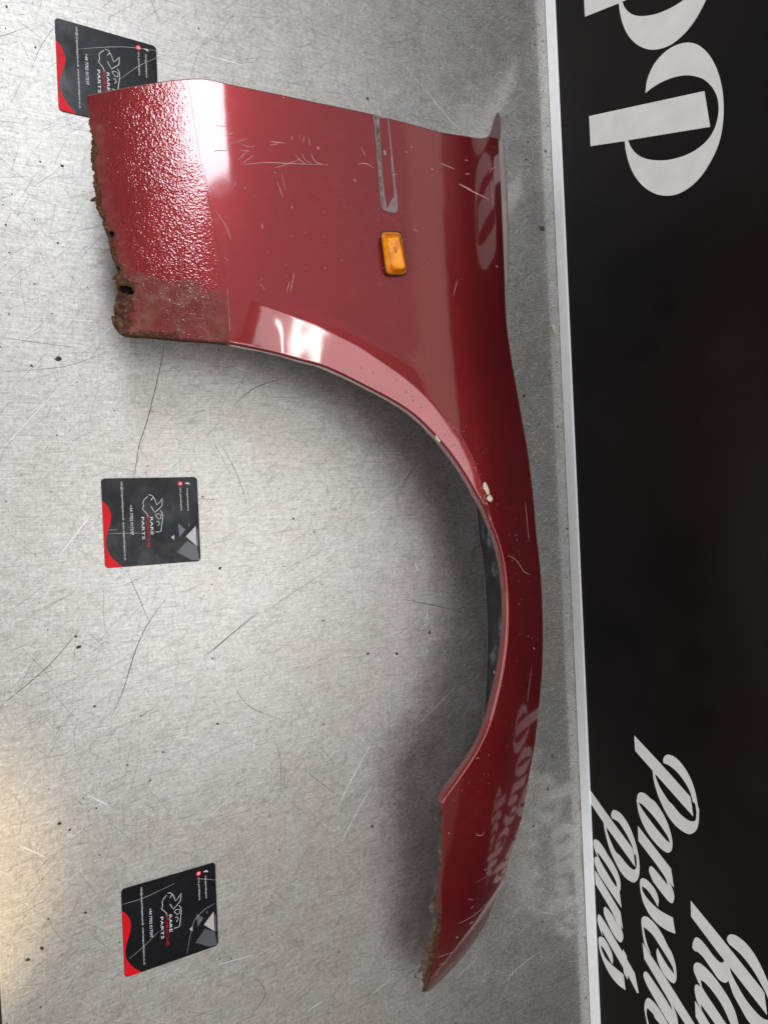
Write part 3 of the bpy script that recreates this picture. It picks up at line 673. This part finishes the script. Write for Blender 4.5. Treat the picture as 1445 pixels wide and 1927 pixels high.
def at(P, s, q): return np.stack([np.interp(q, s, P[:, 0]), np.interp(q, s, P[:, 1])], -1)
A_, B_ = at(DI, sI, si), at(DO, sO, so)
s = np.linspace(0, 1, NS)
UV = A_[:, None, :] * (1 - s)[None, :, None] + B_[:, None, :] * s[None, :, None]
# bend the first columns to the eaten-away sill edge
sl_uv = at(DS, sS, s * sS[-1]); jag = (fbm(s * 38, np.zeros(NS), 21, 4) - 0.5) * 8 + (fbm(s * 120, np.zeros(NS), 25, 3) - 0.5) * 5
jag *= smoothstep(s, 0, 0.05) * smoothstep(s, 1.0, 0.86)
off = sl_uv - UV[0]; off[:, 0] += jag
UV = UV + off[None] * (np.clip(1 - t / 0.10, 0, 1)**1.6)[:, None, None]
P = fender_pt(UV.reshape(-1, 2)).reshape(NT, NS, 3)
# soften the last millimetres at the arch edge, then fold the flange down
Pin = P[:, 0]; tang = np.gradient(Pin[:, :2], axis=0); tang /= np.linalg.norm(tang, axis=1)[:, None]
nout = np.stack([tang[:, 1], -tang[:, 0]], -1)
side = np.sign(np.sum(nout * (P[:, 0, :2] - P[:, 20, :2]), 1)); nout *= side[:, None]
for c_ in range(2): nout = np.stack([gsm(nout[:, k], 4) for k in (0, 1)], -1)
nout /= np.linalg.norm(nout, axis=1)[:, None]
FL = []
R0, DROP = 0.0028, 0.011
fl_d = DROP * (0.75 + 0.5 * fbm(t * 30, t * 0, 31, 3))
fl_d = fl_d * smoothstep(t, 0.0, 0.02) * (1 - 0.93 * smoothstep(A_[:, 1], 1505, 1530) * (t > 0.6))
for a in np.linspace(18, 90, 6)[::1]:
    ra = math.radians(a)
    q = Pin.copy(); q[:, :2] += nout * R0 * math.sin(ra); q[:, 2] -= R0 * (1 - math.cos(ra)); FL.append(q)
for k in np.linspace(0.15, 1, 7):
    q = Pin.copy(); q[:, :2] += nout * (R0 - 0.0015 * k); q[:, 2] -= R0 + fl_d * k; FL.append(q)
FLs = np.stack(FL[::-1], 1); NF = FLs.shape[1]
G = np.concatenate([FLs, P], 1)
UVG = np.concatenate([np.repeat(UV[:, :1], NF, 1), UV], 1)
# masks
u, vv = UVG[..., 0], UVG[..., 1]
SEAM = np.array([(352,140),(353,151),(360,188),(368,244),(378,299),(387,332),(394,388),(399,400),(406,441),(413,472),(428,541),(434,641),(436,660)], float)
seam_u = np.interp(vv, SEAM[:, 1], SEAM[:, 0])
stone = smoothstep(u, seam_u + 3, seam_u - 7) * (0.30 + 0.70 * smoothstep(u, seam_u - 2, seam_u - 75)) * (0.5 + 1.0 * fbm(u / 45, vv / 45, 43))
ns = fbm(u / 26, vv / 26, 41); ns2 = fbm(u / 9, vv / 9, 47)
dirt_top = np.interp(u, [200, 230, 290, 340, 430], [490, 505, 515, 528, 548])
grime = smoothstep(u, seam_u + 3, seam_u - 6) * smoothstep(vv + 46 * (ns - 0.5) + 20 * (ns2 - 0.5), dirt_top - 8, dirt_top + 14) * (0.75 + 0.5 * (ns - 0.5))
du = u - np.interp(vv, [q[1] for q in SILL[::-1]], [q[0] for q in SILL[::-1]])
rust = smoothstep(du, 20 + 36 * (ns - 0.5), 1) * 0.78
rust *= smoothstep(vv, 200, 290)
rust = np.maximum(rust, 0.60 * smoothstep(du, 85 + 60 * (ns - 0.5), 8) * smoothstep(vv, 500, 530))
rust = np.maximum(rust, (0.35 + 0.35 * ns2) * smoothstep(vv, 614, 627) * smoothstep(u, 420, 300))
grime = np.maximum(grime, 0.7 * smoothstep(du, 40 + 40 * (ns2 - 0.5), 8) * smoothstep(vv, 190, 240))
# nose end: grime and edge rust
tip = smoothstep(vv, 1700, 1850) * 0.55 * (0.6 + ns)
grime = np.maximum(grime, np.clip(tip, 0, 1))
nose_in = np.interp(vv, [q[1] for q in INNER[33:]], [q[0] for q in INNER[33:]])
rust = np.maximum(rust, np.where(vv > 1520, 0.75 * smoothstep(u - nose_in, 7, 0) * smoothstep(vv, 1620, 1760), 0))
# the flange itself: rusty at the sill end and where stones hit
jf = np.zeros_like(u); jf[:, :NF - 4] = 1
rust = np.maximum(rust, jf * (0.75 * smoothstep(u, 470, 380) + 0.30 * fbm(u / 14, vv / 14, 61) + 0.22 * smoothstep(u, 860, 930) * (vv < 1050)))
# holes eaten through near the sill corner
def hole(cx, cy, rx, ry, sd): 
    a = np.arctan2((vv - cy) / ry, (u - cx) / rx); rr = np.hypot((u - cx) / rx, (vv - cy) / ry)
    return rr < 1 + 0.35 * (fbm(np.cos(a) * 2 + 5 + sd, np.sin(a) * 2 + 5, 71, 3) - 0.5) * 2
hl = hole(237, 545, 11, 7, 0) | hole(210, 441, 4, 5, 3) | hole(222, 506, 4, 5, 6) | hole(246, 550, 6, 4, 9)
for (cx, cy, rr) in ((237, 545, 24), (210, 441, 13), (222, 506, 16)):
    rust = np.maximum(rust, 0.85 * smoothstep(np.hypot(u - cx, vv - cy), rr, rr * 0.4))
keep = ~(hl[:-1, :-1] | hl[1:, :-1] | hl[:-1, 1:] | hl[1:, 1:])
fender = empty('car_fender', (0.3, 0.1, 0.0), 'dark red front car fender with rusty sill end lying on the steel bench', 'fender')
skin = grid_obj('outer_panel', G, m_paint, fender, keep)
set_attr(skin, 'stonechip', stone); set_attr(skin, 'grime', np.clip(grime, 0, 1)); set_attr(skin, 'rust', np.clip(rust, 0, 1))
sk_n = np.zeros(3); skin.data.update()
if sum(p.normal.z for p in list(skin.data.polygons)[::997]) < 0: skin.data.flip_normals()

# sill return: rusty ragged inner lip below the eaten edge
sp_ = P[0, :, :]; rows = []
j2 = fbm(s * 55, np.ones(NS) * 3, 81, 4); j3 = fbm(s * 18, np.ones(NS) * 9, 85, 3)
for k in np.linspace(0, 1, 8):
    q = sp_.copy(); dpt = (0.010 + 0.016 * j3 + 0.010 * (j2 - 0.5))
    q[:, 2] -= 0.0004 + dpt * k; q[:, 0] += 0.0010 + 0.010 * k - 0.003 * (j2 - 0.45) * math.sin(k * 3.1); rows.append(q)
grid_obj('sill_return', np.stack(rows, 0), m_rust, fender)
# rusty backing sheet added below the eaten-away holes so they look dark
iu, iv = np.meshgrid(np.linspace(0, 1, 24), np.linspace(415, 612, 40)); iu = np.interp(iv, [q[1] for q in SILL[::-1]], [q[0] for q in SILL[::-1]]) + 6 + iu * 75
Pi = fender_pt(np.stack([iu.ravel(), iv.ravel()], 1)).reshape(40, 24, 3); Pi[..., 2] -= 0.014 + 0.004 * fbm(iu / 9, iv / 9, 111)
grid_obj('hole_backing_sheet', Pi, m_rust, fender)
# thin ragged flakes standing proud of the sill edge
for (fu, fv, a, L) in ((182, 372, 190, 15), (217, 520, 185, 6)):
    w = 6; a = math.radians(a); L *= 0.8
    tri = [(fu + 5, fv - w), (fu + 5, fv + w), (fu + L * math.cos(a) * 0.6, fv + w * .5), (fu + L * math.cos(a), fv + 2), (fu + L * math.cos(a) * .7, fv - w * .4)]
    b3 = fender_pt(tri, 0.0); b3[2:, 2] -= 0.004; n_ = len(b3)
    Vv = list(b3) + [p - np.array([0, 0, 0.0012]) for p in b3]
    mesh_obj('rust_flake', Vv, [tuple(range(n_)), tuple(range(2*n_-1, n_-1, -1))] + [(i, (i+1) % n_, n_ + (i+1) % n_, n_ + i) for i in range(n_)], m_rust, fender)

# door-edge return flange
nd = int(np.searchsorted(so, kO[5])); dp = P[:nd, -1]; rows = []
for dx, dz in ((0, 0), (0.0012, -0.0006), (0.0016, -0.002), (0.001, -0.006), (-0.001, -0.012)):
    q = dp.copy(); q[:, 1] += dx; q[:, 2] += dz; rows.append(q)
grid_obj('door_edge_flange', np.stack(rows, 0), m_paint, fender)
# bonnet gutter ledge and inner wall down to the bench
bp = P[nd:, -1]; vb_ = UV[nd:, -1, 1]; lw = 0.0135 * smoothstep(vb_, 700, 420) + 0.0006
rows = []
for dx, dz in ((0, 0.0), (0.0006, -0.0012), (0.0004, -0.0035)):
    q = bp.copy(); q[:, 0] += dx; q[:, 2] += dz; rows.append(q)
for k in (0.25, 0.6, 1.0):
    q = bp.copy(); q[:, 0] += 0.0004 + lw * k; q[:, 2] -= 0.0040 + 0.0015 * k; rows.append(q)
q = bp.copy(); q[:, 0] += lw + 0.0002; q[:, 2] -= 0.008; rows.append(q)
grid_obj('gutter_ledge', np.stack(rows, 0), m_flange, fender)
sel = vb_ < 1640; wb = bp[sel]; zt = wb[:, 2] - 0.0045; rows = []
xb = np.minimum(0.538, wb[:, 0] - 0.009)
for k in np.linspace(0, 1, 10):
    q = wb.copy(); q[:, 0] = (wb[:, 0] - 0.002) * (1 - k) + xb * k; q[:, 2] = zt * (1 - k) + 0.0008 * k
    rows.append(q)
grid_obj('inner_wall', np.stack(rows, 0), m_primer, fender)
# turned-up corner tab at the door/bonnet corner
tabp = smooth_path([(903, 262, 1), (916, 258), (926, 249), (931, 232), (938, 211, 1), (941, 222), (942, 240), (941, 264, 1)], n=5)
zt_ = float(fender_z([(936, 262)])[0]); b3 = on_z(tabp, zt_ - 0.001); n_ = len(b3)
tri = tessellate_polygon([[Vector((p[0], p[1], 0)) for p in b3]])
mesh_obj('corner_tab', list(b3) + [p - np.array([0.001, 0, 0.004]) for p in b3], [tuple(x) for x in tri] + [tuple(i + n_ for i in x) for x in tri] + [(i, (i+1) % n_, n_ + (i+1) % n_, n_ + i) for i in range(n_)], plain('dark_mauve_overspray', (0.10, 0.055, 0.058), 0.5), fender)
# torn grey flange under the nose edge
NL = [(816,1520),(819,1544),(825,1572),(822,1621),(826,1649),(819,1663),(816,1688),(808,1704),(813,1727),(808,1754),(800,1782),(795,1801),(788,1823),(778,1838),(794,1845),(797,1866)]
nl = dense(NL); sn = arclen(nl); nn_ = 160; q1 = at(nl, sn, np.linspace(0, sn[-1], nn_))
ne = [p for p in INNER[34:]]; ne[-1] = (799, 1866); nd_ = dense([p[:2] for p in ne]); s3 = arclen(nd_); q0 = at(nd_, s3, np.linspace(0, s3[-1], nn_))
z0 = fender_z(q0); rows = []
for k in np.linspace(0, 1, 9):
    q = q0 * (1 - k) + q1 * k
    q[:, 0] += 0.8 * (fbm(np.linspace(0, 40, nn_), np.full(nn_, k * 4), 91) - 0.5) * 8 * k
    wz = z0 - 0.003 - 0.014 * k + 0.006 * (fbm(np.linspace(0, 25, nn_), np.full(nn_, k * 3), 95) - 0.5) * k
    rows.append(on_z(q, np.maximum(wz, 0.002)))
NFl = np.stack(rows, 0)
kp = np.ones((8, nn_ - 1), bool)
vq = (q0[:-1, 1])
for (vc, r0, k0, k1) in ((1541, 8, 3, 6), (1716, 9, 3, 6), (1832, 9, 4, 7)): kp[k0:k1, np.abs(vq - vc) < r0] = False
grid_obj('nose_flange', NFl, m_greyrust, fender, kp)

# marks on the paint, each lying on the surface
def paint_marks(name, mat, L, lift=0.00022, taper=True):
    V, Fc = [], []
    for pts, wpx in L:
        q = smooth_path(pts, closed=False, n=4); strip_geo(fender_pt(q, lift), wpx * 0.0005 * random.uniform(0.7, 1.15), UPZ, V, Fc, taper)
    o = mesh_obj(name, V, Fc, mat, fender); o['kind'] = 'stuff'; return o
def z3(*pts): return [(500 + x / 2.89, 100 + y / 2.89) for x, y in pts]
def z1(*pts): return [(80 + x / 3.6125, y / 3.6125) for x, y in pts]
def z2(*pts): return [(150 + x / 3.6125, 400 + y / 3.6125) for x, y in pts]
def z8(*pts): return [(700 + x / 3.6125, 1400 + y / 3.6125) for x, y in pts]
SCR = [(z3((-120, 606), (0, 595), (130, 600), (340, 608)), 1.7), (z3((50, 625), (120, 602), (190, 575)), 1.6), (z3((160, 550), (190, 585), (220, 600)), 1.6), (z3((195, 545), (215, 580), (250, 600)), 1.6), (z3((245, 545), (270, 590), (310, 605)), 1.8),
       (z3((20, 480), (105, 490)), 2.0), (z3((25, 502), (70, 492)), 1.6), (z3((145, 450), (140, 472)), 1.4), (z3((185, 440), (188, 480)), 1.0), (z3((210, 445), (205, 490)), 1.0), (z3((235, 460), (240, 505)), 1.5),
       (z3((518, 510), (545, 565)), 1.6), (z3((500, 605), (545, 600), (585, 625)), 1.8), (z3((65, 700), (95, 790)), 1.2), (z3((85, 650), (110, 750)), 1.2), (z3((40, 645), (60, 655)), 1.6), (z3((480, 685), (490, 700)), 3), (z3((280, 512), (292, 522)), 3.4), (z3((92, 238), (102, 244)), 3),
       (z3((157, 1190), (135, 1300)), 1.5), (z3((130, 1240), (115, 1300)), 1.2), (z3((945, 597), (1030, 632)), 2.6), (z3((1050, 712), (1120, 745)), 3.0), (z3((1090, 735), (1140, 760), (1215, 795)), 3.6), (z3((1215, 655), (1230, 630), (1255, 618)), 1.5),
       (z3((1222, 690), (1230, 760), (1236, 850)), 1.5), (z3((1042, 1230), (1020, 1320)), 1.2), (z3((690, 655), (712, 660)), 1.4), (z3((800, 958), (825, 967)), 2.0), (z3((760, 535), (768, 542)), 3), (z3((790, 508), (796, 514)), 3), (z3((900, 628), (912, 636)), 2.5), (z3((1250, 1158), (1262, 1162)), 3), (z3((1236, 508), (1242, 512)), 2.5),
       (z3((1080, 582), (1100, 582)), 2), (z3((1085, 658), (1110, 656)), 2.4), (z3((140, 830), (146, 845)), 2.0), (z3((320, 1165), (326, 1170)), 2.2), (z3((412, 1125), (417, 1130)), 2.2),
       (z1((1250, 922), (1300, 900)), 1.8), (z1((1262, 1005), (1287, 962)), 1.3), (z1((1300, 972), (1400, 940)), 1.3), (z1((1330, 1088), (1400, 1018)), 1.3), (z1((1360, 1112), (1440, 1050)), 1.2), (z1((1170, 1030), (1200, 1022), (1270, 1020)), 1.4), (z1((1180, 850), (1260, 862)), 0.9),
       (z1((1330, 970), (1400, 998), (1445, 990)), 1.2), (z1((1340, 1020), (1420, 1030)), 1.0), (z1((1300, 1270), (1318, 1232)), 1.2), (z1((1375, 1280), (1383, 1272)), 2), (z2((930, 0), (990, 80), (1030, 190)), 1.3), (z2((1240, 75), (1244, 110)), 3.0), (z2((980, 300), (1010, 325)), 1.2), (z2((1225, 480), (1262, 528)), 0.9),
       (z2((1025, 860), (1018, 700), (1005, 510)), 1.3), (z8((580, 1225), (700, 1160), (850, 1010)), 1.2), (z8((700, 945), (800, 890), (900, 830)), 0.8), (z8((440, 1455), (560, 1410)), 1.2), (z8((450, 1505), (520, 1480)), 1.2), (z8((455, 1600), (560, 1470)), 1.0), (z8((660, 1225), (690, 1205)), 3.2), (z8((570, 1320), (586, 1308)), 3.0),
       (z8((710, 600), (715, 622), (750, 618), (760, 598)), 1.3), (z8((705, 100), (726, 92)), 1.8), (z8((650, 1055), (690, 1060)), 1.0), (z8((670, 1120), (690, 1100)), 1.2), (z8((515, 600), (530, 612)), 1.6), (z8((765, 862), (772, 848)), 2), (z8((620, 1645), (640, 1620)), 1.2), (z8((430, 1580), (450, 1550)), 2.0),
       ([(988, 945), (991, 975), (995, 1020)], 1.4), ([(955, 1045), (972, 1055), (985, 1075), (998, 1082)], 1.3), ([(1000, 1255), (992, 1320)], 0.8), ([(1003, 1218), (1006, 1222)], 2.5), ([(930, 1262), (929, 1268)], 2.5)]
r = np.random.default_rng(17)
for k in range(130):                                   # stone pecks
    if k < 90:
        q = INNER[r.integers(14, 33)]; uu, v2 = q[0] + r.uniform(2, 60), q[1] + r.uniform(-12, 12)
        lim = np.interp(v2, EDGE[:, 1], EDGE[:, 0])
        if uu > lim - 5: continue
    else: uu, v2 = r.uniform(460, 900), r.uniform(260, 560)
    SCR.append(([(uu, v2), (uu + r.uniform(-1.5, 1.5), v2 + r.uniform(.6, 2.0))], r.uniform(.6, 1.5)))
cl = smooth_path(CREASE[10:], closed=False, n=10)
for k in range(26):
    q = cl[r.integers(0, len(cl))] + r.normal(0, 2.0, 2); SCR.append(([tuple(q), (q[0] + r.uniform(-2, 2), q[1] + r.uniform(1, 4))], r.uniform(0.8, 1.8)))
paint_marks('paint_scratches', m_chip_w, SCR)
MK = []
for k in range(60):
    q = cr[r.integers(40, len(cr))] + np.array([r.uniform(-26, -2), r.uniform(2, 18)])
    if k > 18: q = np.array([r.uniform(745, 812), 0]); q[1] = 600 + (q[0] - 745) * 1.6 + r.uniform(-70, 70); 
    MK.append(([tuple(q), (q[0] + r.uniform(-3, 4), q[1] + r.uniform(2, 7))], r.uniform(0.8, 1.8)))
paint_marks('dull_marks', plain('dull_scuff', (0.13, 0.035, 0.035), 0.7), MK)
paint_marks('coating_seam', plain('dark_seam', (0.07, 0.008, 0.014), 0.5), [([tuple(q) for q in SEAM[1:-1]], 0.7)], taper=False)
# bare filler chips on the arch lip
for poly in ([(909, 909), (913, 907), (917, 914), (920, 922), (921, 930), (916, 931), (913, 924), (909, 919)], [(918, 933), (923, 931), (927, 938), (925, 944), (919, 943), (915, 938)], [(819, 818), (824, 823), (829, 830), (826, 832), (820, 825)]):
    b3 = fender_pt(poly, 0.0003); n_ = len(b3); cc = fender_pt([np.mean(poly, 0)], 0.0007)
    mesh_obj('paint_chip', list(b3) + list(cc), [(i, (i + 1) % n_, n_) for i in range(n_)], m_chip_y, fender)
# adhesive left by a removed trim strip
def z27(*pts): return [(680 + x / 5.667, 200 + y / 5.667) for x, y in pts]
def ribbon(name, left, right, mat, lift=0.0004):
    L_, R_ = smooth_path(left, closed=False, n=10), smooth_path(right, closed=False, n=10); n_ = 60
    L_, R_ = at(L_, arclen(L_), np.linspace(0, arclen(L_)[-1], n_)), at(R_, arclen(R_), np.linspace(0, arclen(R_)[-1], n_))
    rows = [fender_pt(L_ * (1 - k) + R_ * k, lift) for k in np.linspace(0, 1, 5)]
    for i, rw in enumerate(rows): rw[:, 2] += 0.0003 * (fbm(np.linspace(0, 30, n_), np.full(n_, i * 1.7), 101) - 0.5)
    return grid_obj(name, np.stack(rows, 0), mat, fender)
rb = ribbon('tape_residue', z27((124, 95), (150, 330), (180, 700), (208, 1020), (225, 1100)), z27((192, 100), (200, 330), (222, 700), (255, 1000), (278, 1120)), m_resid2, 0.0003)
ribbon('tape_residue', z27((140, 110), (165, 380), (195, 760), (220, 1060)), z27((185, 110), (198, 380), (215, 760), (240, 1060)), m_resid, 0.0006)
ribbon('tape_residue', z27((276, 130), (305, 420), (325, 700), (345, 900), (352, 980)), z27((288, 130), (320, 420), (350, 700), (372, 900), (384, 1000)), m_resid2)
ribbon('tape_residue', z27((340, 970), (300, 1040), (276, 1100), (282, 1128)), z27((382, 985), (386, 1050), (384, 1110), (360, 1135)), m_resid2)
ribbon('tape_residue', z27((192, 108), (276, 122)), z27((192, 122), (278, 134)), m_resid2)
ribbon('tape_residue', z27((228, 470), (240, 530)), z27((262, 470), (268, 520)), m_resid2)

# amber side repeater
rep = bpy.data.objects.new('side_repeater', None); COL.objects.link(rep)
c0 = fender_pt([(740, 476)], 0)[0]; rep.location = c0; rep.parent = fender; rep.matrix_parent_inverse = fender.matrix_basis.inverted()
bpy.context.view_layer.update()
LENS = [(717, 444), (720, 438), (727, 436), (745, 436.5), (752, 438.5), (756, 446), (761, 476), (765, 506), (764, 513), (759, 516.5), (740, 517), (731, 516), (726, 510), (721, 476)]
lens = smooth_path(LENS, n=4); ctr = lens.mean(0)
def lvl(scale, lift, shift=(0, 0)):
    q = (lens - ctr) * scale + ctr + np.array(shift); return fender_pt(q, lift)
def rings_obj(name, rings, mat, cap=True):
    n_ = len(rings[0]); V = [p for rg in rings for p in rg]; Fc = []
    for k in range(len(rings) - 1):
        Fc += [(k*n_ + i, k*n_ + (i+1) % n_, (k+1)*n_ + (i+1) % n_, (k+1)*n_ + i) for i in range(n_)]
    if cap: Fc.append(tuple(range((len(rings)-1)*n_, len(rings)*n_)))
    o = mesh_obj(name, V, Fc, mat, None, smooth=False)
    o.parent = rep; o.matrix_parent_inverse = rep.matrix_world.inverted()
    bm = bmesh.new(); bm.from_mesh(o.data); bmesh.ops.recalc_face_normals(bm, faces=bm.faces[:]); bm.to_mesh(o.data); bm.free()
    return o
rings_obj('gasket', [lvl(1.05, 0.0002), lvl(1.05, 0.0008), lvl(1.0, 0.0012)], m_gap)
rings_obj('lens_base', [lvl(1.0, 0.0008), lvl(0.99, 0.004), lvl(0.96, 0.0048)], m_amber2)
top = np.array([(728, 446), (735, 444), (748, 443.5), (751, 446), (757, 476), (762, 502), (760, 505), (748, 506), (739, 505), (737, 501), (732, 474)])
topd = smooth_path([tuple(p) for p in top], n=3)
# loft from the base outline to the smaller inner face
m_ = 72
def resamp(Pq):
    Pq = np.vstack([Pq, Pq[:1]]); a_ = np.unwrap(np.arctan2(Pq[:, 1] - 476, Pq[:, 0] - 741)); 
    if a_[-1] < a_[0]: Pq = Pq[::-1]; a_ = a_[::-1]
    th = np.linspace(0, 2 * math.pi, m_, endpoint=False); th = a_[0] + np.mod(th - a_[0], 2 * math.pi); 
    return np.stack([np.interp(th, a_, Pq[:, 0]), np.interp(th, a_, Pq[:, 1])], 1)
lb_, lt_ = resamp((lens - ctr) * 0.94 + ctr), resamp(topd)
rings_obj('lens', [fender_pt(lb_, 0.0046), fender_pt(lb_ * 0.88 + lt_ * 0.12, 0.0066), fender_pt(lt_ * 0.96 + lb_ * 0.04, 0.0125), fender_pt(lt_, 0.0130), fender_pt((lt_ - [746, 475]) * 0.88 + [746, 475], 0.0118)], m_amber)
o = rings_obj('reflector', [fender_pt((lt_ - [745, 475]) * 0.20 + [744, 470], 0.01195)], m_amber2)
